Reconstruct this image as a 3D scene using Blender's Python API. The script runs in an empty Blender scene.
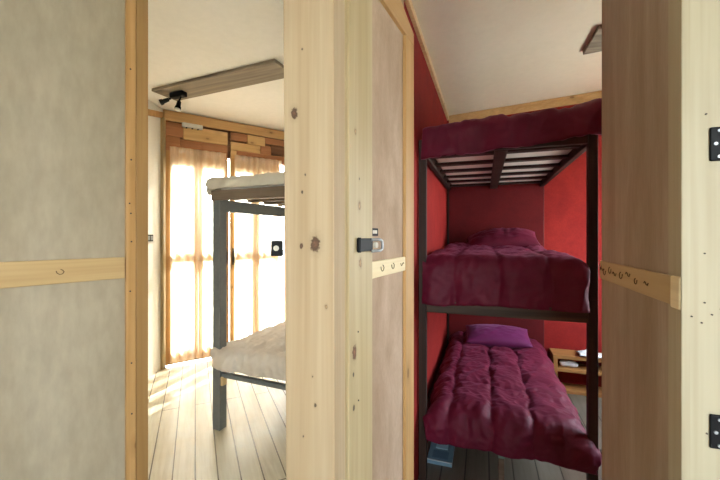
import bpy, bmesh, math, random
from mathutils import Vector, Matrix, noise
random.seed(7)
S = bpy.context.scene
COL = S.collection
PI = math.pi
CAM_H = 1.45

# ------------------------------------------------------------------ materials
def new_mat(name):
    m = bpy.data.materials.new(name); m.use_nodes = True
    nt = m.node_tree
    b = nt.nodes['Principled BSDF']
    return m, nt, b

def nd(nt, t, **kw):
    n = nt.nodes.new(t)
    for k, v in kw.items():
        setattr(n, k, v)
    return n

def ramp(nt, fac, stops):
    r = nd(nt, 'ShaderNodeValToRGB')
    el = r.color_ramp.elements
    while len(el) < len(stops): el.new(0.5)
    for e, (p, c) in zip(el, stops):
        e.position = p; e.color = (*c, 1)
    nt.links.new(fac, r.inputs['Fac'])
    return r.outputs['Color']

def mix(nt, fac, a, b, mode='MIX'):
    m = nd(nt, 'ShaderNodeMix', data_type='RGBA', blend_type=mode)
    for sock, v in ((m.inputs[0], fac), (m.inputs[6], a), (m.inputs[7], b)):
        if hasattr(v, 'is_output'): nt.links.new(v, sock)
        elif isinstance(v, (int, float)): sock.default_value = v
        else: sock.default_value = (*v, 1)
    return m.outputs[2]

def coords(nt, scale, seed=True):
    tc = nd(nt, 'ShaderNodeTexCoord')
    mp = nd(nt, 'ShaderNodeMapping')
    mp.inputs['Scale'].default_value = scale
    nt.links.new(tc.outputs['Object'], mp.inputs['Vector'])
    if seed:
        oi = nd(nt, 'ShaderNodeObjectInfo')
        ml = nd(nt, 'ShaderNodeMath', operation='MULTIPLY'); ml.inputs[1].default_value = 37.0
        nt.links.new(oi.outputs['Random'], ml.inputs[0])
        nt.links.new(ml.outputs[0], mp.inputs['Location'])
    return mp.outputs['Vector']

def noise_tex(nt, vec, scale=5, detail=4, rough=.55, dist=0):
    n = nd(nt, 'ShaderNodeTexNoise')
    n.inputs['Scale'].default_value = scale
    n.inputs['Detail'].default_value = detail
    n.inputs['Roughness'].default_value = rough
    n.inputs['Distortion'].default_value = dist
    nt.links.new(vec, n.inputs['Vector'])
    return n.outputs['Fac']

def bump(nt, b, h, strength=.2, dist=.01):
    n = nd(nt, 'ShaderNodeBump')
    n.inputs['Strength'].default_value = strength
    n.inputs['Distance'].default_value = dist
    nt.links.new(h, n.inputs['Height'])
    nt.links.new(n.outputs['Normal'], b.inputs['Normal'])

def wood(name, light, dark, axis='z', knots=0.0, rough=.5, grain=14, knot_col=(.12, .05, .02), contrast=(.3, .72), spots=()):
    m, nt, b = new_mat(name)
    i = 'xyz'.index(axis)
    sc = [grain] * 3; sc[i] = grain * .055
    v = coords(nt, sc)
    n1 = noise_tex(nt, v, 1.0, 3, .5, 1.2)
    col = ramp(nt, n1, [(contrast[0], dark), (contrast[1], light)])
    sc2 = [grain * 6] * 3; sc2[i] = grain * .15
    v2 = coords(nt, sc2)
    n2 = noise_tex(nt, v2, 1.0, 2, .5)
    fine = ramp(nt, n2, [(.35, (.86, .82, .78)), (.6, (1, 1, 1))])
    col = mix(nt, .6, col, fine, 'MULTIPLY')
    if knots:
        sc3 = [7.0] * 3; sc3[i] = 3.6
        v3 = coords(nt, sc3)
        vo = nd(nt, 'ShaderNodeTexVoronoi'); vo.inputs['Scale'].default_value = 1.0
        nt.links.new(v3, vo.inputs['Vector'])
        k = ramp(nt, vo.outputs['Distance'], [(0.0, (1, 1, 1)), (knots * .75, (.85, .85, .85)), (knots, (0, 0, 0))])
        col = mix(nt, k, col, knot_col)
        halo = ramp(nt, vo.outputs['Distance'], [(knots, (.5, .5, .5)), (knots * 2.6, (0, 0, 0))])
        col = mix(nt, halo, col, [c * .72 for c in dark])
    if spots:
        tcs = nd(nt, 'ShaderNodeTexCoord')
        wob = nd(nt, 'ShaderNodeTexNoise'); wob.inputs['Scale'].default_value = 160
        nt.links.new(tcs.outputs['Object'], wob.inputs['Vector'])
        for (sx, sy, sz, sr, scol) in spots:
            mp = nd(nt, 'ShaderNodeMapping')
            k = [1 / sr, 1 / sr, 1 / sr]; k[i] = .62 / sr
            mp.inputs['Scale'].default_value = k
            mp.inputs['Location'].default_value = (-sx * k[0], -sy * k[1], -sz * k[2])
            nt.links.new(tcs.outputs['Object'], mp.inputs['Vector'])
            ln = nd(nt, 'ShaderNodeVectorMath', operation='LENGTH')
            nt.links.new(mp.outputs['Vector'], ln.inputs[0])
            ad = nd(nt, 'ShaderNodeMath', operation='ADD')
            nt.links.new(ln.outputs['Value'], ad.inputs[0]); nt.links.new(wob.outputs['Fac'], ad.inputs[1])
            mul = nd(nt, 'ShaderNodeMath', operation='MULTIPLY'); mul.inputs[1].default_value = .38
            nt.links.new(ad.outputs[0], mul.inputs[0])
            hl = ramp(nt, mul.outputs[0], [(.50, (.5, .5, .5)), (.85, (0, 0, 0))])
            col = mix(nt, hl, col, [c * .8 for c in dark])
            kf = ramp(nt, mul.outputs[0], [(.44, (.9, .9, .9)), (.56, (0, 0, 0))])
            kc = ramp(nt, mul.outputs[0], [(.20, [c * 1.9 for c in scol]), (.34, scol), (.46, [c * .6 for c in scol])])
            col = mix(nt, kf, col, kc)
    nt.links.new(col, b.inputs['Base Color'])
    b.inputs['Roughness'].default_value = rough
    b.inputs['Specular IOR Level'].default_value = .3
    bump(nt, b, n2, .12, .003)
    return m

def blotchy(name, a, c, scale=2.5, rough=.8, stretch=(1, 1, .5), fine=.15, bmp=.1, spec=.2):
    m, nt, b = new_mat(name)
    v = coords(nt, stretch)
    n1 = noise_tex(nt, v, scale, 6, .62, .4)
    col = ramp(nt, n1, [(.3, a), (.7, c)])
    n2 = noise_tex(nt, v, scale * 22, 3, .6)
    f = ramp(nt, n2, [(.3, (1 - fine,) * 3), (.7, (1, 1, 1))])
    col = mix(nt, 1.0, col, f, 'MULTIPLY')
    nt.links.new(col, b.inputs['Base Color'])
    b.inputs['Roughness'].default_value = rough
    b.inputs['Specular IOR Level'].default_value = spec
    bump(nt, b, n2, bmp, .004)
    return m

def plain(name, col, rough=.5, metal=0.0, spec=.5):
    m, nt, b = new_mat(name)
    v = coords(nt, (1, 1, 1))
    n = noise_tex(nt, v, 40, 2)
    c = ramp(nt, n, [(.3, [x * .88 for x in col]), (.7, col)])
    nt.links.new(c, b.inputs['Base Color'])
    b.inputs['Roughness'].default_value = rough
    b.inputs['Metallic'].default_value = metal
    b.inputs['Specular IOR Level'].default_value = spec
    return m

def fabric(name, a, c, rough=.75, sheen=.25, scale=6, sheen_tint=None):
    m, nt, b = new_mat(name)
    v = coords(nt, (1, 1, 1))
    n1 = noise_tex(nt, v, scale, 4, .6)
    col = ramp(nt, n1, [(.3, a), (.7, c)])
    nt.links.new(col, b.inputs['Base Color'])
    b.inputs['Roughness'].default_value = rough
    b.inputs['Sheen Weight'].default_value = sheen
    b.inputs['Sheen Roughness'].default_value = .4
    if sheen_tint: b.inputs['Sheen Tint'].default_value = (*sheen_tint, 1)
    b.inputs['Specular IOR Level'].default_value = .25
    n2 = noise_tex(nt, v, 28, 4, .65, .8)
    bump(nt, b, n2, .35, .006)
    return m

def boards(name, a, c, row, offset, gap_col, width=3.4, rough=.35, mortar=.004, spec=.4):
    m, nt, b = new_mat(name)
    tc = nd(nt, 'ShaderNodeTexCoord'); mp = nd(nt, 'ShaderNodeMapping')
    mp.inputs['Location'].default_value = (0, offset, 0)
    nt.links.new(tc.outputs['Object'], mp.inputs['Vector'])
    br = nd(nt, 'ShaderNodeTexBrick')
    br.offset = .37
    br.inputs['Scale'].default_value = 1
    br.inputs['Brick Width'].default_value = width
    br.inputs['Row Height'].default_value = row
    br.inputs['Mortar Size'].default_value = mortar
    br.inputs['Mortar Smooth'].default_value = .1
    br.inputs['Bias'].default_value = 0
    br.inputs['Color1'].default_value = (*a, 1)
    br.inputs['Color2'].default_value = (*c, 1)
    br.inputs['Mortar'].default_value = (*gap_col, 1)
    nt.links.new(mp.outputs['Vector'], br.inputs['Vector'])
    mp2 = nd(nt, 'ShaderNodeMapping'); mp2.inputs['Scale'].default_value = (1.2, 16, 1)
    nt.links.new(tc.outputs['Object'], mp2.inputs['Vector'])
    n = noise_tex(nt, mp2.outputs['Vector'], 2.2, 5, .6, .5)
    g = ramp(nt, n, [(.28, (.74, .70, .62)), (.62, (1, 1, 1))])
    col = mix(nt, .8, br.outputs['Color'], g, 'MULTIPLY')
    n3 = noise_tex(nt, tc.outputs['Object'], 1.6, 5, .6)
    w = ramp(nt, n3, [(.35, (.80, .72, .58)), (.62, (1, 1, 1))])
    col = mix(nt, .7, col, w, 'MULTIPLY')
    nt.links.new(col, b.inputs['Base Color'])
    b.inputs['Roughness'].default_value = rough
    b.inputs['Specular IOR Level'].default_value = spec
    inv = nd(nt, 'ShaderNodeMath', operation='SUBTRACT'); inv.inputs[0].default_value = 1
    nt.links.new(br.outputs['Fac'], inv.inputs[1])
    bump(nt, b, inv.outputs[0], .5, .003)
    return m

def sheer(name):
    m = bpy.data.materials.new(name); m.use_nodes = True
    nt = m.node_tree; nt.nodes.clear()
    out = nd(nt, 'ShaderNodeOutputMaterial')
    tr = nd(nt, 'ShaderNodeBsdfTransparent'); tr.inputs['Color'].default_value = (1, .97, .92, 1)
    tl = nd(nt, 'ShaderNodeBsdfTranslucent'); df = nd(nt, 'ShaderNodeBsdfDiffuse')
    v = coords(nt, (60, 60, 8))
    n = noise_tex(nt, v, 1.2, 3, .6)
    c = ramp(nt, n, [(.3, (.80, .63, .43)), (.7, (.90, .76, .57))])
    nt.links.new(c, tl.inputs['Color']); nt.links.new(c, df.inputs['Color'])
    m1 = nd(nt, 'ShaderNodeMixShader'); m1.inputs[0].default_value = .5
    nt.links.new(tl.outputs[0], m1.inputs[1]); nt.links.new(df.outputs[0], m1.inputs[2])
    m2 = nd(nt, 'ShaderNodeMixShader'); m2.inputs[0].default_value = .82
    nt.links.new(tr.outputs[0], m2.inputs[1]); nt.links.new(m1.outputs[0], m2.inputs[2])
    nt.links.new(m2.outputs[0], out.inputs['Surface'])
    return m

def glass(name):
    m = bpy.data.materials.new(name); m.use_nodes = True
    nt = m.node_tree; nt.nodes.clear()
    out = nd(nt, 'ShaderNodeOutputMaterial')
    tr = nd(nt, 'ShaderNodeBsdfTransparent'); tr.inputs['Color'].default_value = (.96, .98, .97, 1)
    gl = nd(nt, 'ShaderNodeBsdfGlossy'); gl.inputs['Roughness'].default_value = .03
    mx = nd(nt, 'ShaderNodeMixShader')
    mx.inputs[0].default_value = .05
    nt.links.new(tr.outputs[0], mx.inputs[1]); nt.links.new(gl.outputs[0], mx.inputs[2])
    nt.links.new(mx.outputs[0], out.inputs['Surface'])
    return m

def brick_wall_mat(name):
    m, nt, b = new_mat(name)
    tc = nd(nt, 'ShaderNodeTexCoord')
    mp = nd(nt, 'ShaderNodeMapping'); mp.inputs['Rotation'].default_value = (PI / 2, 0, 0)
    nt.links.new(tc.outputs['Object'], mp.inputs['Vector'])
    br = nd(nt, 'ShaderNodeTexBrick'); br.inputs['Scale'].default_value = 1
    br.inputs['Brick Width'].default_value = .3; br.inputs['Row Height'].default_value = .1
    br.inputs['Mortar Size'].default_value = .012
    br.inputs['Color1'].default_value = (.40, .45, .47, 1); br.inputs['Color2'].default_value = (.5, .55, .56, 1)
    br.inputs['Mortar'].default_value = (.75, .78, .78, 1)
    nt.links.new(mp.outputs['Vector'], br.inputs['Vector'])
    nt.links.new(br.outputs['Color'], b.inputs['Base Color'])
    return m

PINE = dict(light=(.74, .55, .30), dark=(.60, .40, .18))
M = dict(
    pine_z=wood('pale pine upright', (.78, .59, .33), (.66, .45, .21), 'z', .11),
    pine_x=wood('pale pine crosswise', (.78, .59, .33), (.66, .45, .21), 'x', .11),
    post=wood('pale knotty post pine', (.60, .43, .25), (.50, .34, .18), 'z', .125, knot_col=(.20, .08, .03)),
    jamb=wood('jamb pine', (.44, .335, .19), (.37, .27, .135), 'z', 0),
    stile=wood('near stile pine', (.72, .55, .29), (.60, .43, .20), 'z', .12),
    white_pine=wood('whitish pine', (.46, .405, .285), (.41, .345, .23), 'z', .06, knot_col=(.35, .2, .1)),
    rail_pale=wood('very pale rail pine', (.83, .70, .45), (.74, .58, .33), 'x', 0),
    honey_z=wood('honey pine upright', (.55, .33, .14), (.42, .23, .08), 'z', .08),
    honey_x=wood('honey pine crosswise', (.58, .36, .16), (.44, .25, .10), 'x', .09),
    ply_left=blotchy('grey beige plywood', (.37, .305, .21), (.48, .415, .315), 1.7, .75, (1, 1, .35), .14, .12),
    ply_mid=blotchy('pinkish plywood', (.33, .215, .135), (.52, .375, .27), 4.5, .75, (1.4, 1.4, .6), .12, .12),
    ply_right=blotchy('brown plywood', (.30, .215, .14), (.47, .375, .28), 3.6, .5, (2.4, 2.4, .30), .12, .10),
    white=blotchy('white plaster', (.84, .83, .79), (.89, .88, .85), 1.6, .9, (1, 1, 1), .05, .1),
    ceil_white=blotchy('white ceiling plaster', (.86, .84, .79), (.91, .89, .85), .9, .9, (1, 1, 1), .04, .08),
    ceil_cream=blotchy('cream ceiling plaster', (.86, .75, .57), (.92, .83, .67), .8, .9, (1, 1, 1), .04, .08),
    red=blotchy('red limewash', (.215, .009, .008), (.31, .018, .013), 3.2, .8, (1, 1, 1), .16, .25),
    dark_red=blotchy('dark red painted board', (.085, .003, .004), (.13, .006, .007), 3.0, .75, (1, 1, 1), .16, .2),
    dark_bed=wood('dark stained bed wood', (.042, .022, .014), (.016, .008, .005), 'x', 0, .6),
    mid_rail=wood('worn brown bed rail', (.095, .062, .038), (.035, .022, .014), 'x', 0, .6),
    dark_bed_z=wood('dark stained post wood', (.050, .024, .014), (.018, .009, .006), 'z', 0, .6),
    grey_bed=plain('grey painted bed wood', (.17, .178, .17), .5),
    grey_bed2=wood('weathered grey brown rail', (.22, .16, .11), (.13, .09, .06), 'x', 0, .6),
    maroon=fabric('maroon quilt', (.088, .0035, .016), (.125, .006, .025), .6, .16, 5, (.9, .25, .45)),
    purple=fabric('purple pillowcase', (.105, .008, .055), (.135, .012, .072), .6, .3, 5, (.9, .4, .7)),
    beige=fabric('beige quilt', (.68, .58, .48), (.78, .69, .59), .85, .15, 7),
    beige_mat=fabric('cream mattress cover', (.64, .58, .47), (.74, .68, .57), .9, .1, 7),
    ticking=fabric('white mattress ticking', (.80, .75, .69), (.88, .84, .78), .9, .1, 9),
    boards=boards('whitewashed floorboards', (.86, .81, .68), (.80, .75, .62), .125, 0, (.17, .13, .08), 3.4, .32),
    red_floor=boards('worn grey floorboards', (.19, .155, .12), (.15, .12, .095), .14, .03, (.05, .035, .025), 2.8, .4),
    curtain=sheer('sheer beige cotton'),
    glass=glass('window glass'),
    black=plain('black enamel metal', (.008, .008, .009), .5, 0, .15),
    black_matte=plain('black plastic', (.010, .010, .010), .6, 0, .15),
    chrome=plain('bright plated steel', (.46, .48, .50), .5, 1.0),
    hole=plain('pale backing behind hole', (.62, .56, .46), .6),
    nail=plain('dark nail head', (.05, .03, .02), .5),
    burn=plain('burnt scroll line', (.09, .045, .015), .8),
    weather=wood('weathered grey board', (.31, .255, .185), (.16, .125, .09), 'x', 0, .8, 16),
    lamp_white=plain('frosted lamp face', (.8, .8, .78), .3),
    white_plastic=plain('white plastic', (.78, .77, .74), .4),
    handle=plain('dark bronze handle', (.10, .075, .045), .4, .6),
    blue_dark=plain('dark blue weather strip', (.03, .06, .14), .5),
    plank_a=wood('reddish timber plank', (.48, .22, .10), (.30, .12, .05), 'x', .13, .6, 16),
    plank_b=wood('yellow timber plank', (.70, .46, .22), (.58, .35, .14), 'x', .10, .6),
    plank_c=wood('dark timber plank', (.22, .10, .05), (.12, .05, .025), 'x', 0, .6),
    shelf=wood('orange shelf pine', (.42, .19, .06), (.32, .13, .04), 'x', .05, .5),
    cloth_white=fabric('white cotton', (.72, .70, .70), (.82, .80, .80), .85, .1),
    case=plain('blue grey card cover', (.19, .30, .38), .35),
    case_label=plain('pale blue label', (.42, .60, .70), .4),
    case_edge=plain('pale edge strip', (.62, .72, .76), .4),
    case_dark=plain('slate blue panel', (.12, .20, .27), .4),
    green=plain('green grey paint', (.18, .28, .22), .6),
    ground=blotchy('pale courtyard ground', (.5, .47, .4), (.6, .57, .5), 2, .9, (1, 1, 1), .1, .1),
    brick=brick_wall_mat('pale grey masonry'),
)

# ------------------------------------------------------------------ mesh helpers
class MB:
    def __init__(s): s.bm = bmesh.new()
    def box(s, x0, x1, y0, y1, z0, z1, bevel=.003, seg=2):
        t = bmesh.new()
        bmesh.ops.create_cube(t, size=1)
        for v in t.verts:
            v.co = Vector(((x0 + x1) / 2 + v.co.x * (x1 - x0), (y0 + y1) / 2 + v.co.y * (y1 - y0), (z0 + z1) / 2 + v.co.z * (z1 - z0)))
        if bevel:
            b = min(bevel, .45 * min(abs(x1 - x0), abs(y1 - y0), abs(z1 - z0)))
            bmesh.ops.bevel(t, geom=t.edges[:], offset=b, segments=seg, profile=.5, affect='EDGES')
        return s._merge(t)
    def prism(s, pts, z0, z1, bevel=.003, top=None):
        """pts: ground outline; top: optional outline at z1"""
        t = bmesh.new()
        top = top or pts
        z1f = z1 if callable(z1) else (lambda p: z1)
        lo = [t.verts.new((p[0], p[1], z0)) for p in pts]
        hi = [t.verts.new((p[0], p[1], z1f(p))) for p in top]
        n = len(pts)
        t.faces.new(lo[::-1]); t.faces.new(hi)
        for i in range(n): t.faces.new((lo[i], lo[(i + 1) % n], hi[(i + 1) % n], hi[i]))
        bmesh.ops.recalc_face_normals(t, faces=t.faces[:])
        if bevel: bmesh.ops.bevel(t, geom=t.edges[:], offset=bevel, segments=2, profile=.5, affect='EDGES')
        return s._merge(t)
    def hexa(s, lo, hi, bevel=.003):
        """8 free corners: two quads"""
        t = bmesh.new()
        a = [t.verts.new(p) for p in lo]; b = [t.verts.new(p) for p in hi]
        t.faces.new(a[::-1]); t.faces.new(b)
        for i in range(4): t.faces.new((a[i], a[(i + 1) % 4], b[(i + 1) % 4], b[i]))
        bmesh.ops.recalc_face_normals(t, faces=t.faces[:])
        if bevel: bmesh.ops.bevel(t, geom=t.edges[:], offset=bevel, segments=2, profile=.5, affect='EDGES')
        return s._merge(t)
    def tube(s, pts, r, n=10):
        t = bmesh.new()
        P = [Vector(p) for p in pts]; rings = []
        rr = r if isinstance(r, (list, tuple)) else [r] * len(P)
        for i, p in enumerate(P):
            d = (P[min(i + 1, len(P) - 1)] - P[max(i - 1, 0)]).normalized()
            a = d.orthogonal().normalized()
            if rings and i: 
                a = (prev - prev.dot(d) * d).normalized()
            prev = a
            b = d.cross(a)
            rings.append([t.verts.new(p + (a * math.cos(2 * PI * k / n) + b * math.sin(2 * PI * k / n)) * rr[i]) for k in range(n)])
        for i in range(len(P) - 1):
            for k in range(n):
                t.faces.new((rings[i][k], rings[i][(k + 1) % n], rings[i + 1][(k + 1) % n], rings[i + 1][k]))
        t.faces.new(rings[0][::-1]); t.faces.new(rings[-1])
        return s._merge(t)
    def _merge(s, t):
        me = bpy.data.meshes.new('tmp'); t.to_mesh(me); t.free()
        s.bm.from_mesh(me); bpy.data.meshes.remove(me)
        return s
    def build(s, name, mat, parent=None, smooth=False, loc=None, rot=0):
        me = bpy.data.meshes.new(name)
        s.bm.normal_update(); s.bm.to_mesh(me); s.bm.free()
        me.materials.append(mat)
        if smooth: me.polygons.foreach_set('use_smooth', [True] * len(me.polygons))
        o = bpy.data.objects.new(name, me); COL.objects.link(o)
        if parent: o.parent = parent
        if loc: o.location = loc
        if rot: o.rotation_euler = (0, 0, rot)
        return o

def box(name, mat, parent, *a, bevel=.003): return MB().box(*a, bevel=bevel).build(name, mat, parent)

def tag(o, label=None, cat=None, group=None, kind=None):
    if label: o['label'] = label
    if cat: o['category'] = cat
    if group: o['group'] = group
    if kind: o['kind'] = kind
    return o

def thing(name, loc, rot, label, cat, group=None, kind=None):
    o = bpy.data.objects.new(name, None); COL.objects.link(o)
    o.empty_display_size = .1
    o.location = loc; o.rotation_euler = (0, 0, rot)
    return tag(o, label, cat, group, kind)

def ang(v): return math.atan2(v[1], v[0])
V2 = lambda a, b: Vector((a, b))

def grid_obj(name, mat, parent, nx, ny, fn, solid=0, smooth=True, disp=None):
    bm = bmesh.new()
    vs = [[bm.verts.new(fn(i / nx, j / ny)) for i in range(nx + 1)] for j in range(ny + 1)]
    for j in range(ny):
        for i in range(nx):
            bm.faces.new((vs[j][i], vs[j][i + 1], vs[j + 1][i + 1], vs[j + 1][i]))
    bm.normal_update()
    if disp:
        mv = []
        for j in range(ny + 1):
            for i in range(nx + 1):
                v = vs[j][i]; mv.append((v, v.normal * disp(i / nx, j / ny, v.co)))
        for v, d in mv: v.co += d
    o = None
    me = bpy.data.meshes.new(name); bm.normal_update(); bm.to_mesh(me); bm.free()
    me.materials.append(mat)
    if smooth: me.polygons.foreach_set('use_smooth', [True] * len(me.polygons))
    o = bpy.data.objects.new(name, me); COL.objects.link(o)
    if parent: o.parent = parent
    if solid:
        md = o.modifiers.new('thickness', 'SOLIDIFY'); md.thickness = solid; md.offset = -1
    return o

def path(s, a, b, R):
    """arc length along flat span a..b that rolls over both ends and hangs"""
    if s < a: k, sg, e = a - s, -1, a
    elif s > b: k, sg, e = s - b, 1, b
    else: return s, 0.0
    if k < PI * R / 2:
        t = k / R
        return e + sg * R * math.sin(t), R * (1 - math.cos(t))
    return e + sg * R, R + (k - PI * R / 2)

def duvet(name, mat, parent, x0, x1, y0, y1, top, over, R=.07, seams_x=(), seams_y=(), puff=.03, wrinkle=.012, seed=0, n=(84, 110), slope=None, hem=.02, solid=.02, origin=(0, 0, 0), rot=0, drape_fold=.012, lift=0, lift2=0, sw=.035):
    l, r, f, bk = over
    def uv(u, v): return x0 - l + u * (x1 - x0 + l + r), y0 - f + v * (y1 - y0 + f + bk)
    def fn(u, v):
        s, t = uv(u, v)
        hemk = hem * noise.noise(Vector((s * 3.1, t * 3.1, seed)))
        if v < .5: t2 = t + (hemk + lift * (1 - u) + lift2 * u) * max(0, 1 - v * 5)
        else: t2 = t
        s2 = s + hemk * (max(0, 1 - u * 6) - max(0, 1 - (1 - u) * 6))
        x, dx = path(s2, x0, x1, R); y, dy = path(t2, y0, y1, R)
        d = (dx ** 2.6 + dy ** 2.6) ** (1 / 2.6)
        fold = drape_fold * min(1, dy / .1) * math.sin(s * 17 + 2 * noise.noise(Vector((s * 4, seed, 1.3))))
        fold2 = drape_fold * min(1, dx / .1) * math.sin(t * 15 + seed)
        z = top - d + (slope(x, y) if slope else 0)
        sgn = -1 if t < y0 else 1
        sgx = -1 if s < x0 else 1
        return Vector((x + sgx * fold2, y + sgn * fold, z))
    def seam(c, L):
        if not L: return 1
        dd = min(abs(c - q) for q in L)
        return 1 - math.exp(-(dd / sw) ** 1.2)
    def disp(u, v, co):
        s, t = uv(u, v)
        wob = .012 * noise.noise(Vector((s * 5, t * 5, seed + 3)))
        wob *= 2.2
        p = puff * min(seam(s + wob, seams_x), .45 + .55 * seam(t + wob, seams_y) if seams_y else 1)
        near = 1
        w1 = noise.noise(Vector((s * 6 + 1.5 * t, t * 5, seed))) * wrinkle
        q = noise.noise(Vector((s * 9 - 3 * t, t * 4 + 2 * s, seed + 9)))
        w2 = -abs(q) * wrinkle * .9
        w3 = -abs(noise.noise(Vector((s * 16 + 5 * t, t * 20 - 4 * s, seed + 5)))) * wrinkle * .7 + noise.noise(Vector((s * 30, t * 26, seed + 6))) * wrinkle * .15
        return p + w1 + w2 + w3
    o = grid_obj(name, mat, parent, n[0], n[1], fn, solid, True, disp)
    return o

def pillow_mesh(name, mat, w, l, h, seed=0, n=36):
    bm = bmesh.new()
    def pt(u, v, sgn):
        x, y = 2 * u - 1, 2 * v - 1
        e = max(0, (1 - abs(x) ** 2.2)) * max(0, (1 - abs(y) ** 2.2))
        pin = 1 - .07 * (x * x * (1 - .0) * (1 - y * y) * 0 + (1 - x * x) * abs(y) ** 3 * .6 + (1 - y * y) * abs(x) ** 3 * .6)
        wr = .05 * h * noise.noise(Vector((x * 3, y * 3, seed + sgn))) * e + .05 * h * noise.noise(Vector((x * 8, y * 5, seed + sgn))) * e
        return Vector((x * w / 2 * pin, y * l / 2 * pin, sgn * h / 2 * e ** .5 + wr))
    T = [[bm.verts.new(pt(i / n, j / n, 1)) for i in range(n + 1)] for j in range(n + 1)]
    B = [[None] * (n + 1) for _ in range(n + 1)]
    for j in range(n + 1):
        for i in range(n + 1):
            B[j][i] = T[j][i] if i in (0, n) or j in (0, n) else bm.verts.new(pt(i / n, j / n, -1))
    for j in range(n):
        for i in range(n):
            bm.faces.new((T[j][i], T[j][i + 1], T[j + 1][i + 1], T[j + 1][i]))
            f = (B[j][i], B[j + 1][i], B[j + 1][i + 1], B[j][i + 1])
            if len(set(f)) == 4:
                try: bm.faces.new(f)
                except ValueError: pass
    bmesh.ops.recalc_face_normals(bm, faces=bm.faces[:])
    me = bpy.data.meshes.new(name); bm.to_mesh(me); bm.free()
    me.materials.append(mat); me.polygons.foreach_set('use_smooth', [True] * len(me.polygons))
    o = bpy.data.objects.new(name, me); COL.objects.link(o)
    return o

def loc_of(origin, a, x, y):
    c, s = math.cos(a), math.sin(a)
    return (origin[0] + c * x - s * y, origin[1] + s * x + c * y)

def wall(name, p0, p1, z0, z1, mat, outward=1, thick=.08, openings=(), ztop=None, label=None):
    """vertical slab with its room face on p0-p1; openings are (s0, s1, za, zb) along it"""
    p0, p1 = Vector(p0), Vector(p1)
    L = (p1 - p0).length; a = ang(p1 - p0)
    mb = MB()
    ya, yb = (0, thick) if outward > 0 else (-thick, 0)
    xs = sorted({0, L, *[o[0] for o in openings], *[o[1] for o in openings]})
    for x0, x1 in zip(xs, xs[1:]):
        op = [o for o in openings if o[0] <= x0 + 1e-6 and o[1] >= x1 - 1e-6]
        if not op: mb.box(x0, x1, ya, yb, z0, z1, bevel=0)
        else:
            if op[0][2] > z0: mb.box(x0, x1, ya, yb, z0, op[0][2], bevel=0)
            if op[0][3] < z1: mb.box(x0, x1, ya, yb, op[0][3], z1, bevel=0)
    o = mb.build(name, mat, loc=(p0.x, p0.y, 0), rot=a)
    return tag(o, label, None, None, 'structure')

def flat(name, pts, mat, z, angle, thick, up, label):
    """floor or ceiling slab; z may be a function of the point"""
    zf = z if callable(z) else (lambda p: z)
    c, s = math.cos(-angle), math.sin(-angle)
    bm = bmesh.new()
    lo, hi = [], []
    for p in pts:
        q = (c * p[0] - s * p[1], s * p[0] + c * p[1]); zz = zf(p)
        lo.append(bm.verts.new((q[0], q[1], zz - (0 if up else thick))))
        hi.append(bm.verts.new((q[0], q[1], zz + (thick if up else 0))))
    n = len(pts)
    bm.faces.new(lo[::-1]); bm.faces.new(hi)
    for i in range(n): bm.faces.new((lo[i], lo[(i + 1) % n], hi[(i + 1) % n], hi[i]))
    bmesh.ops.recalc_face_normals(bm, faces=bm.faces[:])
    me = bpy.data.meshes.new(name); bm.to_mesh(me); bm.free(); me.materials.append(mat)
    o = bpy.data.objects.new(name, me); COL.objects.link(o); o.rotation_euler = (0, 0, angle)
    return tag(o, label, None, None, 'structure')

def scroll(parent, mat, cx, cz, y, k=1.0, kind=0):
    """a burnt scroll mark on a rail face"""
    if kind == 0:
        pts = [(-.014, .004), (-.011, -.004), (-.004, -.009), (.004, -.007), (.008, 0), (.004, .006), (-.002, .008)]
    else:
        pts = [(-.016, .002), (-.010, -.005), (-.003, -.004), (.002, .002), (.008, .004), (.013, -.001)]
    MB().tube([(cx + a * k, y, cz + b * k) for a, b in pts], .0011, 6).build('scroll_mark', mat, parent, True)

def nails(parent, spots, y, r=.0035):
    for x, z in spots:
        MB().tube([(x, y - .0015, z), (x, y + .0015, z)], r, 10).build('nail', M['nail'], parent)

# ------------------------------------------------------------------ layout (metres, camera over the origin looking along +Y)
d = Vector((.3256, .9455)); r = Vector((.9455, -.3256)); RA = ang(r)         # red room axes
FL = Vector((.376, 2.15)); BW, BL_ = .873, 1.75                               # triple bunk: foot-left corner, width, length
RW0 = Vector((-.069, .95))                                                    # near end of the red left wall
RWc = Vector((.9375, 3.872))                                                  # back-left corner of the red room
RWr = RWc + r * 2.2
RWf = RWr - d * 2.9
LA = Vector((-2.164, 3.955)); w = Vector((.809, .588)); WA = ang(w)           # far glazed wall of the pale room
e_boards = Vector((-.416, .909)); EA = ang(e_boards)
LH = 2.845
def red_ceil(p):
    q = Vector((p[0], p[1])) - RWc
    return 2.739 + .06 * q.dot(r) + .034 * q.dot(d)

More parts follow.
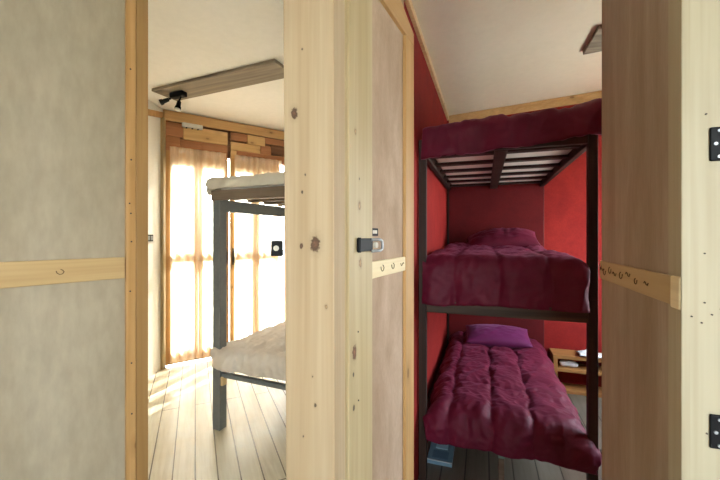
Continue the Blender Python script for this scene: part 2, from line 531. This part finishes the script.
# --- floors, ceilings
LFR = LA + w * 2.4; LRc = Vector((.855, 3.885))
flat('floor', [(-2.164, -1.7), (2.07, -1.7), (RWf.x, RWf.y), (.60, .66), (-.069, .95), (LRc.x + .03, LRc.y), LFR[:], LA[:]], M['boards'], 0, EA, .06, False, 'whitewashed floorboards of the bright room with dark seams')
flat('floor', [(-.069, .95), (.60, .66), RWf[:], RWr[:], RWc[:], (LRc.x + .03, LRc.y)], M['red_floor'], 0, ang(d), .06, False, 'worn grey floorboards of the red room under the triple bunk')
flat('ceiling', [(-2.25, -1.8), (2.2, -1.8), (2.2, .45), (.60, .66), (-.09, .93), (LRc.x + .06, LRc.y), (LFR + w * .1)[:], (LA + Vector((-.08, .05)))[:]], M['ceil_white'], LH, 0, .06, True, 'white plastered ceiling of the bright room')
flat('ceiling', [(-.10, .93), (.60, .64), (RWf + Vector((.08, -.05)))[:], (RWr + r * .1)[:], (RWc - r * .02 + d * .06)[:]], M['ceil_cream'], red_ceil, 0, .06, True, 'sloping cream ceiling of the red room')

# --- walls
wall('wall_left', (-2.164, -1.7), LA, 0, LH, M['white'], 1, label='white wall of the bright room with a black switch')
wall('wall_red_left', RW0, RWc, 0, 2.95, M['red'], 1, .035, label='red left wall of the bunk room')
wall('wall_right', LFR, LRc, 0, LH, M['white'], 1, label='white right wall of the bright room')
wall('wall_partition', RW0 + Vector((-.0331, .0114)), LRc, 0, 2.95, M['white'], 1, .045, label='white side of the partition between the rooms')
wall('wall_red_back', RWc, RWr, 0, 3.0, M['red'], 1, label='red back wall of the bunk room')
wall('wall_red_right', RWr, RWf, 0, 3.0, M['red'], 1, openings=[(.4, 1.75, .8, 2.1)], label='red right wall of the bunk room with its window')
wall('wall_red_front', RWf, Vector((.70, .62)), 0, 3.0, M['red'], 1, label='wall beside the red room doorway')
wall('wall_header', Vector((.66, .64)), Vector((-.05, .93)), 2.45, 3.0, M['white'], 1, .05, label='wall above the red room doorway')
wall('wall_corridor_right', (2.07, .41), (2.07, -1.7), 0, LH, M['white'], 1, label='white right wall of the corridor')
wall('wall_back', (2.07, -1.7), (-2.164, -1.7), 0, LH, M['white'], 1, openings=[(1.15, 2.5, 1.05, 2.15)], label='white wall behind the viewpoint with a wide window')

# window of the red room (in its right wall) and of the corridor
def frame_window(name, p0, p1, s0, s1, za, zb, label):
    p0, p1 = Vector(p0), Vector(p1)
    t = thing(name, (p0.x, p0.y, 0), ang(p1 - p0), label, None, None, 'structure')
    mb = MB()
    for a in (s0, s1 - .05): mb.box(a, a + .05, .01, .07, za, zb)
    for a in (za, zb - .05): mb.box(s0 + .05, s1 - .05, .01, .07, a, a + .05)
    mb.box((s0 + s1) / 2 - .02, (s0 + s1) / 2 + .02, .015, .065, za + .05, zb - .05)
    mb.build('window_frame', M['honey_x'], t)
    box('pane', M['glass'], t, s0 + .05, s1 - .05, .04, .044, za + .05, zb - .05, bevel=0)
frame_window('window_1', RWr, RWf, .4, 1.75, .8, 2.1, 'timber framed window in the right wall of the red room')
frame_window('window_2', (2.07, -1.7), (-2.164, -1.7), 1.15, 2.5, 1.05, 2.15, 'wide timber window behind the viewpoint')

# --- far glazed wall of the pale room
fw = thing('wall_far', (LA.x, LA.y, 0), WA, 'timber wall over the glazed doors of the bright room', None, None, 'structure')
box('plank', M['plank_c'], fw, -.1, 2.5, .03, .09, 2.40, LH, bevel=0)
box('plank', M['plank_a'], fw, .0, .20, -.005, .05, 2.56, 2.715)
box('plank', M['plank_b'], fw, .202, .69, -.010, .05, 2.545, 2.70)
box('plank', M['plank_a'], fw, .0, .17, -.004, .05, 2.40, 2.558)
box('plank', M['plank_a'], fw, .172, .40, -.002, .05, 2.45, 2.543)
box('plank', M['plank_b'], fw, .172, .34, -.006, .05, 2.40, 2.448)
box('plank', M['plank_a'], fw, .402, .69, -.008, .05, 2.40, 2.543)
box('plank', M['plank_a'], fw, .73, .93, -.004, .05, 2.62, 2.715)
box('plank', M['plank_b'], fw, .932, 1.16, -.008, .05, 2.60, 2.715)
box('plank', M['plank_a'], fw, 1.162, 1.5, -.004, .05, 2.64, 2.715)
box('plank', M['plank_b'], fw, .73, 1.10, -.006, .05, 2.50, 2.598)
box('plank', M['plank_a'], fw, 1.102, 1.24, -.006, .05, 2.50, 2.61)
box('plank', M['plank_c'], fw, 1.242, 1.5, -.004, .05, 2.51, 2.638)
box('plank', M['plank_b'], fw, .73, .80, -.002, .05, 2.40, 2.498)
box('plank', M['plank_a'], fw, .802, 1.5, -.006, .05, 2.40, 2.498)
box('plank', M['plank_a'], fw, 1.445, 2.45, -.004, .05, 0, 2.40)
tag(box('trim_1', M['honey_x'], None, 0, 2.4, -.03, 0, 2.725, 2.835), 'pine board along the ceiling over the glazed doors', None, None, 'structure')
bpy.data.objects['trim_1'].location = (LA.x, LA.y, 0); bpy.data.objects['trim_1'].rotation_euler = (0, 0, WA)
t2 = MB().hexa([(-2.164, 3.93, 2.735), (-2.144, 3.93, 2.735), (-2.144, 2.5, 2.42), (-2.164, 2.5, 2.42)], [(-2.164, 3.93, 2.80), (-2.144, 3.93, 2.80), (-2.144, 2.5, 2.485), (-2.164, 2.5, 2.485)]).build('trim_2', M['honey_z'])
tag(t2, 'pine batten along the top of the white wall', None, None, 'structure')
t3 = MB().box(-2.164, -2.128, 3.90, 3.945, 0, 2.74).build('trim_3', M['jamb'])
tag(t3, 'upright pine batten in the corner beside the glazed doors', None, None, 'structure')

def glazed_leaf(name, xs, label, handle_x, hx_side):
    t = thing(name, (LA.x, LA.y, 0), WA, label, None, None, 'structure')
    x0, g0, g1, g2, g3, x1 = xs
    y0, y1 = .0, .045
    for a, b in ((x0, g0), (g1, g2), (g3, x1)):
        box('stile', M['honey_z'], t, a, b, y0, y1, .02, 2.41)
    for a, b in ((g0, g1), (g2, g3)):
        for za, zb in ((.02, .17), (1.15, 1.26), (2.24, 2.39)):
            box('rail', M['honey_x'], t, a, b, y0 + .003, y1 - .003, za, zb)
        for za, zb in ((.17, 1.15), (1.26, 2.24)):
            box('pane', M['glass'], t, a, b, .022, .026, za, zb, bevel=0)
    h = MB().tube([(handle_x, -.002, 1.12), (handle_x, -.035, 1.13), (handle_x, -.04, 1.16), (handle_x, -.04, 1.24), (handle_x, -.035, 1.27), (handle_x, -.002, 1.28)], .008, 8)
    h.box(handle_x - .014, handle_x + .014, -.006, .002, 1.10, 1.30)
    h.build('handle', M['handle'], t)
    return t
lf = glazed_leaf('door_1', (.0, .10, .30, .42, .635, .695), 'left glazed timber door leaf beside the white wall', .668, 1)
box('weather_strip', M['blue_dark'], lf, .695, .712, .01, .04, .02, 2.15)
glazed_leaf('door_2', (.725, .795, .99, 1.10, 1.31, 1.365), 'right glazed timber door leaf behind the bright room bunk', .757, -1)

def curtain(x0, x1, label, seed):
    def fn(u, v):
        x = x0 + (x1 - x0) * u; z = .045 + (2.44 - .045) * v
        a = .011 + .008 * (1 - v)
        y = -.035 + a * math.sin(u * 46 + seed + 1.5 * noise.noise(Vector((u * 4, v * 1.5, seed)))) + .012 * noise.noise(Vector((u * 5, v * 3, seed)))
        xx = x + .008 * noise.noise(Vector((v * 2.2, u * 3, seed + 4)))
        return Vector((xx, y, z))
    o = grid_obj('curtain', M['curtain'], None, 90, 60, fn)
    o.location = (LA.x, LA.y, 0); o.rotation_euler = (0, 0, WA)
    tag(o, label, 'curtain', 'sheer curtains on the glazed doors')
curtain(.065, .665, 'sheer beige curtain hanging over the left glazed door, beside the white wall', 1.0)
curtain(.765, 1.375, 'sheer beige curtain hanging over the right glazed door, behind the bunk', 2.7)

sf = thing('strip_fitting', (LA.x, LA.y, 2.62), WA, 'small white strip fitting fixed on the yellow plank above the left glazed door', 'fitting')
box('body', M['white_plastic'], sf, .185, .40, -.055, -.010, .055, .105, bevel=.008)
for x in (.23, .29, .35): box('clip', M['black_matte'], sf, x - .008, x + .008, -.05, -.02, .047, .055)

sw = thing('light_switch', (-2.164, 3.69, 1.43), 0, 'black double switch on the white wall of the bright room', 'switch')
box('plate', M['black_matte'], sw, 0, .012, -.06, .06, -.035, .035)
for y in (-.028, .028): box('rocker', M['grey_bed'], sw, .012, .018, y - .018, y + .018, -.022, .022)

# --- weathered board with spot lamps on the pale ceiling
eb = Vector((.9153, -.4028)); C1 = Vector((-1.97, 3.40))
cb = box('ceiling_board', M['weather'], None, 0, 1.42, 0, .275, 0, .028)
cb.location = (C1.x, C1.y, LH - .028); cb.rotation_euler = (0, 0, ang(eb))
tag(cb, 'long weathered grey board fixed under the white ceiling, carrying the spot lamp', 'board')
sp_ = loc_of(C1, ang(eb), .21, .12)
sl = thing('spot_lamp', (sp_[0], sp_[1], LH - .028), ang(eb), 'black two-headed spot lamp under the weathered board on the white ceiling', 'lamp')
box('base', M['black'], sl, -.085, .085, -.035, .035, -.05, 0, bevel=.012)
def head(p, dr, tip):
    p = Vector(p); dr = Vector(dr).normalized()
    h = MB().tube([p, p + dr * .02, p + dr * .025, p + dr * .075, p + dr * .08, p + dr * .105], [.008, .008, .018, .021, .026, .029], 16).build('lamp_head', M['black'], sl, True)
    MB().tube([p + dr * .1045, p + dr * .115, p + dr * .122], [.0275, .025, .015], 16).build('lamp_face', M['lamp_white'], h, True)
MB().tube([(-.06, 0, -.04), (-.095, -.03, -.055)], .007, 8).build('arm', M['black'], sl)
MB().tube([(.04, 0, -.04), (.03, -.01, -.085)], .007, 8).build('arm', M['black'], sl)
head((-.085, -.01, -.05), (-.75, -.5, -.42), 1)
head((.03, -.01, -.075), (.05, -.25, -1), 1)

# ------------------------------------------------------------------ doors around the corridor
# left plywood door
lp = Vector((-1.025, 1.025)); ld = Vector((.6277, .7785))
t = thing('door_3', (lp.x, lp.y, 0), ang(ld), 'grey beige plywood door at the left edge of the view', None, None, 'structure')
X1 = .3142; X2 = .388
box('panel', M['ply_left'], t, -.55, X1 + .02, .004, .016, .02, 2.55, bevel=0)
ra = MB().hexa([(-.55, -.008, 1.302 - .004), (X1 - .004, -.008, 1.302), (X1 - .004, .004, 1.302), (-.55, .004, 1.302 - .004)], [(-.55, -.008, 1.376), (X1 - .004, -.008, 1.376), (X1 - .004, .004, 1.376), (-.55, .004, 1.376)], .002).build('rail', wood('tan rail pine', (.58, .41, .21), (.50, .34, .155), 'x', 0), t)
scroll(ra, M['burn'], .135, 1.338, -.009, .9)
st = box('stile', M['honey_z'], t, X1, .345, -.010, .02, .02, 2.55)
nails(st, [(.327, 2.04), (.329, 1.72), (.324, 1.565), (.328, 1.53), (.326, 1.255), (.330, 1.43), (.33, 1.0), (.331, .82)], -.0105, .0028)
box('edge_strip', wood('brown edge strip', (.42, .25, .10), (.32, .18, .065), 'z', .09), t, .347, X2, -.004, .03, .02, 2.55)

# centre post with its keeper
post = thing('trim_4', (0, 0, 0), 0, 'thick pale knotty pine post between the two doorways', None, None, 'structure')
ptop = [(-.187, .85), (-.0615, .82), (-.0368, .90), (-.16, .96)]
pbot = [(-.170, .85), (-.0560, .82), (-.0350, .90), (-.15, .96)]
KN = (.085, .035, .02); KD = (.035, .018, .01)
def face_pt(px, py, a, b):
    u = (px - 360) / 360; q = Vector(b) - Vector(a)
    k = (u * a[1] - a[0]) / (q.x - u * q.y)
    return a[0] + q.x * k, a[1] + q.y * k, CAM_H - (py - 236) / 360 * (a[1] + q.y * k)
pk = [(294, 113, .0095, KN), (315, 244, .0135, KN), (301, 246, .005, KN), (305, 175, .003, KD), (302, 192, .0035, KD), (326, 307, .004, (.32, .2, .1)),
      (312, 377, .0028, KD), (315, 406, .0042, KD), (303, 437, .0032, KD), (302, 49, .0028, KD)]
M['post'] = wood('pale knotty post pine', (.52, .40, .26), (.44, .315, .185), 'z', 0, spots=[(*face_pt(a, b, ptop[0], ptop[1]), q, c) for a, b, q, c in pk])
MB().prism(pbot, 0, 2.84, .003, ptop).build('post', M['post'], post)
kp = MB().box(-.2115, -.182, .853, .857, 1.402, 1.439, .004).build('keeper_plate', M['black_matte'], post)
MB().tube([(-.1985, .851, 1.421), (-.1985, .8535, 1.421)], .0065, 14).build('keeper_hole', M['hole'], kp)

# centre plywood door, swung into the red room
cd = Vector((.4472, .8944)); cp = Vector((-.0368, .90))
def at_px(p): # distance along the centre door for a sight line through column p
    u = (p - 360) / 360
    return (u * cp.y - cp.x) / (cd.x - u * cd.y)
s370, s404, s412 = at_px(369.5), at_px(404), at_px(412)
t = thing('door_4', (cp.x, cp.y, 0), ang(cd), 'pinkish plywood door with a pale rail and hasp, open into the red room', None, None, 'structure')
box('jamb', M['jamb'], t, -.006, .0005, -.004, .03, .02, 2.45)
def door_pt(px, py):
    q = at_px(px); return q, -.010, CAM_H - (py - 236) / 360 * (cp.y + cd.y * q)
KL = (.30, .17, .07)
M['stile'] = wood('near stile pine', (.48, .375, .22), (.41, .31, .16), 'z', 0, spots=[(*door_pt(a, b), q, c) for a, b, q, c in
    [(356, 179, .003, KD), (356, 206, .009, KL), (357, 263, .009, KL), (351, 352, .013, (.13, .045, .02)), (350, 374, .005, KD), (350.5, 407, .006, KD), (352, 132, .006, KL)]])
nst = box('stile', M['stile'], t, s370 * 0 + .0015, s370, -.010, .03, .02, 2.45)
nails(nst, [(.052, 1.02), (.05, 1.20)], -.0105, .0022)
box('panel', M['ply_mid'], t, s370, s404 + .01, .004, .014, .02, 2.40, bevel=0)
box('stile', M['honey_z'], t, s404, s412, -.008, .03, .02, 2.17)
MB().hexa([(s370, -.008, 2.17), (s412, -.008, 2.17), (s412, .03, 2.17), (s370, .03, 2.17)], [(s370, -.008, 2.34), (s412, -.008, 2.215), (s412, .03, 2.215), (s370, .03, 2.34)], .002).build('top_rail', M['honey_x'], t)
ra = box('rail', M['rail_pale'], t, s370 + .001, s404 - .001, -.006, .004, 1.327, 1.376, bevel=.002)
for q, kk in ((.28, 0), (.58, 0), (.88, 1)):
    scroll(ra, M['burn'], s370 + (s404 - s370) * q, 1.353, -.007, 1.1, kk)
ha = MB().box(at_px(353), at_px(367.5), -.017, -.010, 1.4085, 1.444, .002).build('hasp', M['black'], t)
MB().tube([(at_px(353.6), -.017, 1.407), (at_px(353.6), -.017, 1.446)], .0045, 10).build('hinge_knuckle', M['black'], ha)
x0, x1 = at_px(366), at_px(375)
MB().tube([(x0, -.019, 1.44), (x1 - .012, -.022, 1.44), (x1 - .004, -.024, 1.436), (x1, -.024, 1.424), (x1 - .004, -.024, 1.412), (x1 - .012, -.022, 1.408), (x0, -.019, 1.408)], .0042, 10).build('staple', M['chrome'], ha, True)
MB().tube([((x0 + x1) / 2, -.020, 1.424), ((x0 + x1) / 2 + .001, -.012, 1.424)], .008, 14).build('swivel', M['hole'], ha)
kp = box('keeper_plate', M['black'], t, at_px(371), at_px(378.5), .0005, .004, 1.450, 1.473)
mb = MB(); mb.box(at_px(372.8), at_px(377), -.0008, .0006, 1.457, 1.467, .0008); mb.build('keeper_slot', M['hole'], kp)

# right plywood door, swung into the red room
rd = Vector((.331, .9436)); rp = Vector((.567, .634)); RL = .483
t = thing('door_5', (rp.x, rp.y, 0), ang(rd), 'brown plywood door with scroll marked rail, open beside the triple bunk', None, None, 'structure')
box('panel', M['ply_right'], t, .002, RL, -.016, -.004, .02, 2.45, bevel=.001)
ra = MB().box(.012, RL - .004, -.004, .002, 1.322, 1.376, .002).build('rail', wood('tan scroll rail', (.56, .41, .23), (.46, .32, .16), 'x', 0), t)
box('rail_end', M['rail_pale'], t, .001, .036, -.004, .0035, 1.318, 1.377)
for q, kk in ((.30, 1), (.42, 0), (.52, 1), (.62, 0), (.72, 1), (.80, 0), (.90, 0), (.95, 1), (.985, 0)):
    scroll(ra, M['burn'], q * RL, 1.352 + .006 * math.sin(q * 40), .0026, 1.0 if q > .5 else .75, kk)
box('edge_bead', M['white_pine'], t, -.003, .001, -.012, .002, .02, 2.45)
box('back_rail', M['honey_z'], t, RL - .05, RL, -.045, -.016, .02, 2.45)

post = thing('trim_5', (rp.x, rp.y, 0), RA, 'whitish pine jamb with two black hinge plates at the right edge', None, None, 'structure')
js = box('jamb', M['white_pine'], post, .003, .16, -.003, .06, 0, 2.84)
nails(js, [(.012, 1.31), (.030, 1.335), (.026, 1.30), (.040, 1.315), (.052, 1.325), (.03, 1.42), (.032, 1.66), (.033, 1.11)], -.0035, .0014)
for zc in (1.607, 1.116):
    h = MB().box(.036, .078, -.008, -.003, zc - .029, zc + .029, .009, 3).build('hinge', M['black'], post)
    for k in (-1, 0, 1):
        MB().tube([(.046 + (.002 if k else -.003), -.010, zc + k * .022), (.046 + (.002 if k else -.003), -.0075, zc + k * .022)], .0028, 10).build('screw', M['chrome'], h)

# red room trims
def along(name, p0, p1, zf, hgt, thick, mat, label):
    p0, p1 = Vector(p0), Vector(p1); q = (p1 - p0); n = Vector((q.y, -q.x)).normalized() * thick
    lo = []; hi = []
    for p in (p0, p1, p1 + n, p0 + n):
        z = zf(p) - .004
        lo.append((p.x, p.y, z - hgt)); hi.append((p.x, p.y, z))
    tag(MB().hexa(lo, hi, .002).build(name, mat), label, None, None, 'structure')
along('trim_6', RW0 + d * .1, RWc, red_ceil, .045, .022, M['pine_x'], 'narrow pine batten along the top of the red left wall')
along('trim_7', RWc + r * .02, RWr, red_ceil, .085, .022, M['honey_x'], 'pine board along the top of the red back wall')

# board under the red ceiling
kb0 = Vector((1.585, 2.56))
kb = MB().hexa(*[[(p.x, p.y, red_ceil(p) - o) for p in (kb0, kb0 + r * .9, kb0 + r * .9 - d * .36, kb0 - d * .36)] for o in (.03, .003)]).build('ceiling_board', M['weather'])
tag(kb, 'dark weathered board under the cream ceiling, its end showing over the brown door', 'board')

# ------------------------------------------------------------------ triple bunk of the red room
bk = thing('triple_bunk_bed', (FL.x, FL.y, 0), RA, 'dark stained wooden triple bunk bed against the red wall', 'bunk bed')
pw = .044
for x in (0.0, BW + .002):
    for y in (0, BL_):
        box('post', M['dark_bed_z'], bk, x - pw / 2, x + pw / 2, y - pw / 2, y + pw / 2, 0, 2.02)
tiers = (.275, 1.0, 1.93)
for z in tiers:
    for x in (0, BW + .002):
        box('side_rail', M['dark_bed'], bk, x - .016, x + .016, pw / 2, BL_ - pw / 2, z, z + .075)
    for y in (0, BL_):
        box('end_rail', M['mid_rail'] if z == 1.0 and y == 0 else M['dark_bed'], bk, pw / 2, BW + .002 - pw / 2, y - .016, y + .016, z, z + .07)
    box('centre_beam', M['dark_bed_z'], bk, BW / 2 - .035, BW / 2 + .035, .016, BL_ - .016, z - .002, z + .022)
    for k in range(6):
        y = .20 + k * (BL_ - .32) / 5
        box('slat', M['dark_bed'], bk, .016, BW + .002, y - .032, y + .032, z + .024, z + .042, bevel=.002)
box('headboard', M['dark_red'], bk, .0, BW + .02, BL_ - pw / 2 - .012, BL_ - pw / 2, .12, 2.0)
lg = box('leg', M['grey_bed2'], bk, BW / 2 - .015, BW / 2 + .015, .0, .03, 0, .275)
box('leg_cap', M['green'], lg, BW / 2 - .017, BW / 2 + .017, -.004, .0, .21, .25)
box('cross_piece', M['dark_bed'], bk, BW + .002 + pw / 2, BW + .2, -.016, .016, .30, .345)

def in_bed(name, origin, rot, label, cat, group=None, z=0, xy=(0, 0)):
    p = loc_of(origin, rot, *xy)
    return thing(name, (p[0], p[1], z), rot, label, cat, group)
def place(o, origin, rot, label, cat, group=None, z=0):
    o.location = (origin[0], origin[1], z); o.rotation_euler = (0, 0, rot)
    return tag(o, label, cat, group)

for z, txt in zip(tiers, ('thin pale mattress under the maroon quilt of the lowest red room bunk', 'pale mattress under the maroon quilt of the middle red room bunk', 'white mattress seen through the slats of the topmost red room bunk')):
    lo = z < .5
    m_ = MB().box(.10 if lo else .022, BW - (.13 if lo else .006), .09 if lo else .03, BL_ - .03, .0, .10 if lo else .12, .03, 4).build('mattress', M['ticking'], None, True)
    place(m_, FL, RA, txt, 'mattress', 'mattresses on the triple bunk', z + .043 if z > .5 else z + .03)

GQ = 'maroon quilts on the triple bunk'
q = duvet('quilt', M['maroon'], None, .14, BW - .115, .065, BL_ - .05, .445, (.15, .16, .285, .0), .12, (.16, .385, .60), (.38, .80, 1.2), .022, .017, 2.0, (150, 190), hem=.04, lift=.035, lift2=.05, sw=.022,
          slope=lambda x, y: .015 * math.sin(x * 5))
place(q, FL, RA, 'plum red quilt on the lowest bunk, hanging over its foot', 'quilt', GQ)
q = duvet('quilt', M['maroon'], None, .06, BW - .10, .055, BL_ - .05, 1.315, (.06, .10, .33, .0), .09, (.19, .42, .68), (.7, 1.2), .013, .016, 7.0, (140, 150), hem=.02, sw=.02,
          slope=lambda x, y: .04 * math.exp(-((y - 1.5) / .25) ** 2) + .02)
place(q, FL, RA, 'dark red quilt on the middle bunk, tucked behind its rail', 'quilt', GQ)
q = duvet('quilt', M['maroon'], None, .048, BW + .01, .03, BL_ - .05, 2.10, (.05, .05, .22, .0), .06, (.21, .48, .72), (.6, 1.2), .012, .018, 11.0, (120, 130), hem=.03, sw=.02,
          slope=lambda x, y: .05 * x + .0)
place(q, FL, RA, 'dark maroon quilt on the topmost bunk just under the cream ceiling', 'quilt', GQ)

pl = pillow_mesh('pillow', M['purple'], .56, .32, .15, 3)
p = loc_of(FL, RA, .46, 1.40); pl.location = (p[0], p[1], .53); pl.rotation_euler = (math.radians(14), 0, RA + math.radians(3))
tag(pl, 'purple pillow at the head of the lowest bunk', 'pillow')
pl = pillow_mesh('pillow', M['maroon'], .62, .36, .22, 8)
p = loc_of(FL, RA, .50, 1.46); pl.location = (p[0], p[1], 1.40); pl.rotation_euler = (math.radians(20), math.radians(-5), RA)
tag(pl, 'maroon pillow heaped at the head of the middle bunk', 'pillow')

# blue grey case on the floor under the foot of the bed
bc = thing('flat_case', (.54, 2.39, 0), RA, 'flat blue grey case with a pale label on the floor under the bunk foot', 'case')
def slab(name, mat, par, x0, x1, y0, y1, z0, z1): return box(name, mat, par, x0, x1, y0, y1, z0, z1, bevel=.002)
slab('cover', M['case'], bc, -.078, .078, -.12, .12, 0, .022)
slab('label_square', M['case_label'], bc, -.038, .038, .025, .105, .022, .025)
slab('dark_panel', M['case_dark'], bc, -.05, .05, -.085, .0, .022, .0235)
slab('edge_strip', M['case_edge'], bc, -.077, .077, -.1195, -.108, .022, .0245)

# low shelf against the red back wall
sh0 = RWc - d * .215
sx = .985
sh = thing('low_shelf', loc_of(sh0, RA, sx, 0) + (0,), RA, 'low orange pine shelf against the red back wall beside the bunk', 'shelf')
box('side_panel', M['shelf'], sh, 0, .035, 0, .20, 0, .315)
box('side_panel', M['shelf'], sh, .66, .695, 0, .20, 0, .315)
box('top', M['shelf'], sh, -.005, .70, -.005, .205, .315, .35)
box('shelf_board', M['shelf'], sh, .035, .66, .0, .20, .195, .225)
box('shelf_board', M['shelf'], sh, .035, .66, .0, .20, .0, .028)
p = loc_of(sh0, RA, sx + .14, .07)
tw = thing('rolled_cloth', (p[0], p[1], .225), RA, 'rolled white cloth lying on the middle board of the low shelf', 'cloth')
MB().tube([(-.075, 0, .026), (-.07, 0, .028), (-.055, 0, .030), (0, .003, .031), (.05, 0, .029), (.068, -.003, .024), (.075, -.004, .022)], [.014, .024, .028, .029, .027, .02, .010], 18).build('roll', M['cloth_white'], tw, True)
MB().tube([(-.05, -.012, .055), (0, -.012, .058), (.055, -.012, .052)], [.005, .006, .004], 8).build('loose_edge', M['cloth_white'], tw, True)
p = loc_of(sh0, RA, sx + .33, .05)
def crumple(u, v):
    x, y = (u - .5) * .24, (v - .5) * .15
    return Vector((x, y, .014 + .045 * max(0, 1 - abs(u - .35) * 2.2) * max(0, 1 - abs(v - .5) * 1.4) + .012 * noise.noise(Vector((u * 5, v * 5, 3)))))
cw = grid_obj('crumpled_cloth', M['cloth_white'], None, 24, 18, crumple, .008)
cw.location = (p[0], p[1], .35); cw.rotation_euler = (0, 0, RA)
tag(cw, 'crumpled white cloth on top of the low shelf, next to the bunk post', 'cloth')

# ------------------------------------------------------------------ bunk of the pale room
LB = Vector((-1.06, 2.72)); LBA = math.radians(-23.5); LW, LL = .95, 1.9
lb = thing('bunk_bed', (LB.x, LB.y, 0), LBA, 'grey wooden two-tier bunk bed in the bright room, beside the glazed doors', 'bunk bed')
for x, y in ((0, 0), (LW, 0), (0, LL), (LW, LL)):
    box('post', M['grey_bed'], lb, x - .035, x + .035, y - .035, y + .035, 0, 1.785)
for y in (0, LL):
    box('end_rail', M['grey_bed2'], lb, -.04, LW + .04, y - .045, y - .02 if y == 0 else y + .02, 1.715, 1.79) if y == 0 else box('end_rail', M['grey_bed2'], lb, -.04, LW + .04, y + .02, y + .045, 1.715, 1.79)
    box('end_rail', M['grey_bed'], lb, .035, LW - .035, y - .018, y + .018, .393, .425)
for x in (0, LW):
    box('side_rail', M['grey_bed'], lb, x - .018, x + .018, .035, LL - .035, 1.635, 1.725)
    box('side_rail', M['grey_bed'], lb, x - .018, x + .018, .035, LL - .035, .375, .425)
for zz in (1.73, .425):
    for k in range(9):
        y = .1 + k * (LL - .2) / 8
        box('slat', M['grey_bed2'], lb, .018, LW - .018, y - .035, y + .035, zz, zz + .02, bevel=.002)
box('bracket', M['pine_z'], lb, .036, .056, -.03, .015, .335, .40)
m1 = MB().box(.03, LW - .03, .03, LL - .03, 0, .10, .03, 4).build('mattress', M['ticking'], None, True)
place(m1, LB, LBA, 'pale mattress under the beige quilt of the lower bright room bunk', 'mattress', None, .446)
q = duvet('quilt', M['beige'], None, .02, LW - .03, .0, LL - .05, .615, (.045, .1, .17, .0), .06, (), (), .02, .024, 21.0, (130, 160), hem=.02, drape_fold=.02)
place(q, LB, LBA, 'wrinkled beige quilt on the lower bunk of the bright room', 'quilt')
m2 = MB().box(.02, LW - .02, -.02, LL - .03, 0, .10, .03, 4).build('mattress', M['ticking'], None, True)
place(m2, LB, LBA, 'pale mattress on the upper bunk of the bright room, seen through its slats', 'mattress', None, 1.751)
q = duvet('quilt', M['beige_mat'], None, -.02, LW - .03, -.005, LL - .05, 1.878, (.14, .08, .11, .0), .05, (.33, .70), (), .018, .014, 31.0, (90, 90), hem=.012)
place(q, LB, LBA, 'cream quilt on the upper bunk of the bright room, drooping past its post', 'quilt')

# ------------------------------------------------------------------ outside
bm = MB().box(-30, 30, -30, 40, -.25, -.15, 0).build('ground', M['ground']); tag(bm, 'pale ground outside the building', None, None, 'structure')
po = LA + w * .30 + Vector((-w.y, w.x)) * 3.2
ow = MB().box(-.55, .35, 0, .25, -.15, 3.2, .01).build('wall_outside', M['brick'], None, False, (po.x - .25, po.y, 0), 0); tag(ow, 'pale grey masonry outside the left glazed door', None, None, 'structure')

# ------------------------------------------------------------------ light
W = bpy.data.worlds.new('World'); S.world = W; W.use_nodes = True
nt = W.node_tree; bg = nt.nodes['Background']
tc = nd(nt, 'ShaderNodeTexCoord'); sx_ = nd(nt, 'ShaderNodeSeparateXYZ')
nt.links.new(tc.outputs['Generated'], sx_.inputs[0])
c = ramp(nt, sx_.outputs['Z'], [(0.0, (.93, .97, 1.0)), (.5, (.72, .86, 1.0))])
nt.links.new(c, bg.inputs['Color']); bg.inputs['Strength'].default_value = 29.0

su = bpy.data.lights.new('Sun', 'SUN'); su.energy = 42.0; su.angle = math.radians(.8); su.color = (1, .97, .92)
so = bpy.data.objects.new('Sun', su); COL.objects.link(so)
tv = Vector((-.298, -.954, 0)) * math.cos(math.radians(38)) + Vector((0, 0, -math.sin(math.radians(38))))
so.rotation_euler = tv.to_track_quat('-Z', 'Y').to_euler()

def area(name, loc, face, sx, sy, energy, col, portal=False):
    a = bpy.data.lights.new(name, 'AREA'); a.shape = 'RECTANGLE'; a.size = sx; a.size_y = sy; a.energy = energy; a.color = col
    o = bpy.data.objects.new(name, a); COL.objects.link(o); o.location = loc
    o.rotation_euler = Vector(face).to_track_quat('-Z', 'Y').to_euler()
    if portal: a.cycles.is_portal = True
    return o
# daylight arriving at the three window openings
ctr = RWr - d * 1.075
area('Portal red room window', (ctr.x + r.x * .12, ctr.y + r.y * .12, 1.45), (-r.x, -r.y, 0), 1.35, 1.3, 1, (1, 1, 1), True)
area('Portal corridor window', (.245, -1.82, 1.6), (0, 1, 0), 1.35, 1.1, 1, (1, 1, 1), True)
pc = LA + w * .75 + Vector((-w.y, w.x)) * .12
area('Portal glazed doors', (pc.x, pc.y, 1.25), (w.y, -w.x, 0), 1.5, 2.4, 1, (1, 1, 1), True)

# ------------------------------------------------------------------ camera
cam = bpy.data.cameras.new('Camera'); co = bpy.data.objects.new('Camera', cam); COL.objects.link(co)
cam.sensor_width = 36; cam.lens = 18.0; cam.clip_start = .02
cam.shift_y = -4 / 720
co.location = (0, 0, CAM_H); co.rotation_euler = (PI / 2, 0, 0)
S.camera = co
vs = S.view_settings
vs.view_transform = 'Standard'; vs.look = 'None'; vs.gamma = 1; vs.use_curve_mapping = False
vs.exposure = 0.0
S.cycles.use_denoising = True
S.cycles.max_bounces = 10; S.cycles.diffuse_bounces = 6; S.cycles.transparent_max_bounces = 12
S.cycles.sample_clamp_indirect = 6
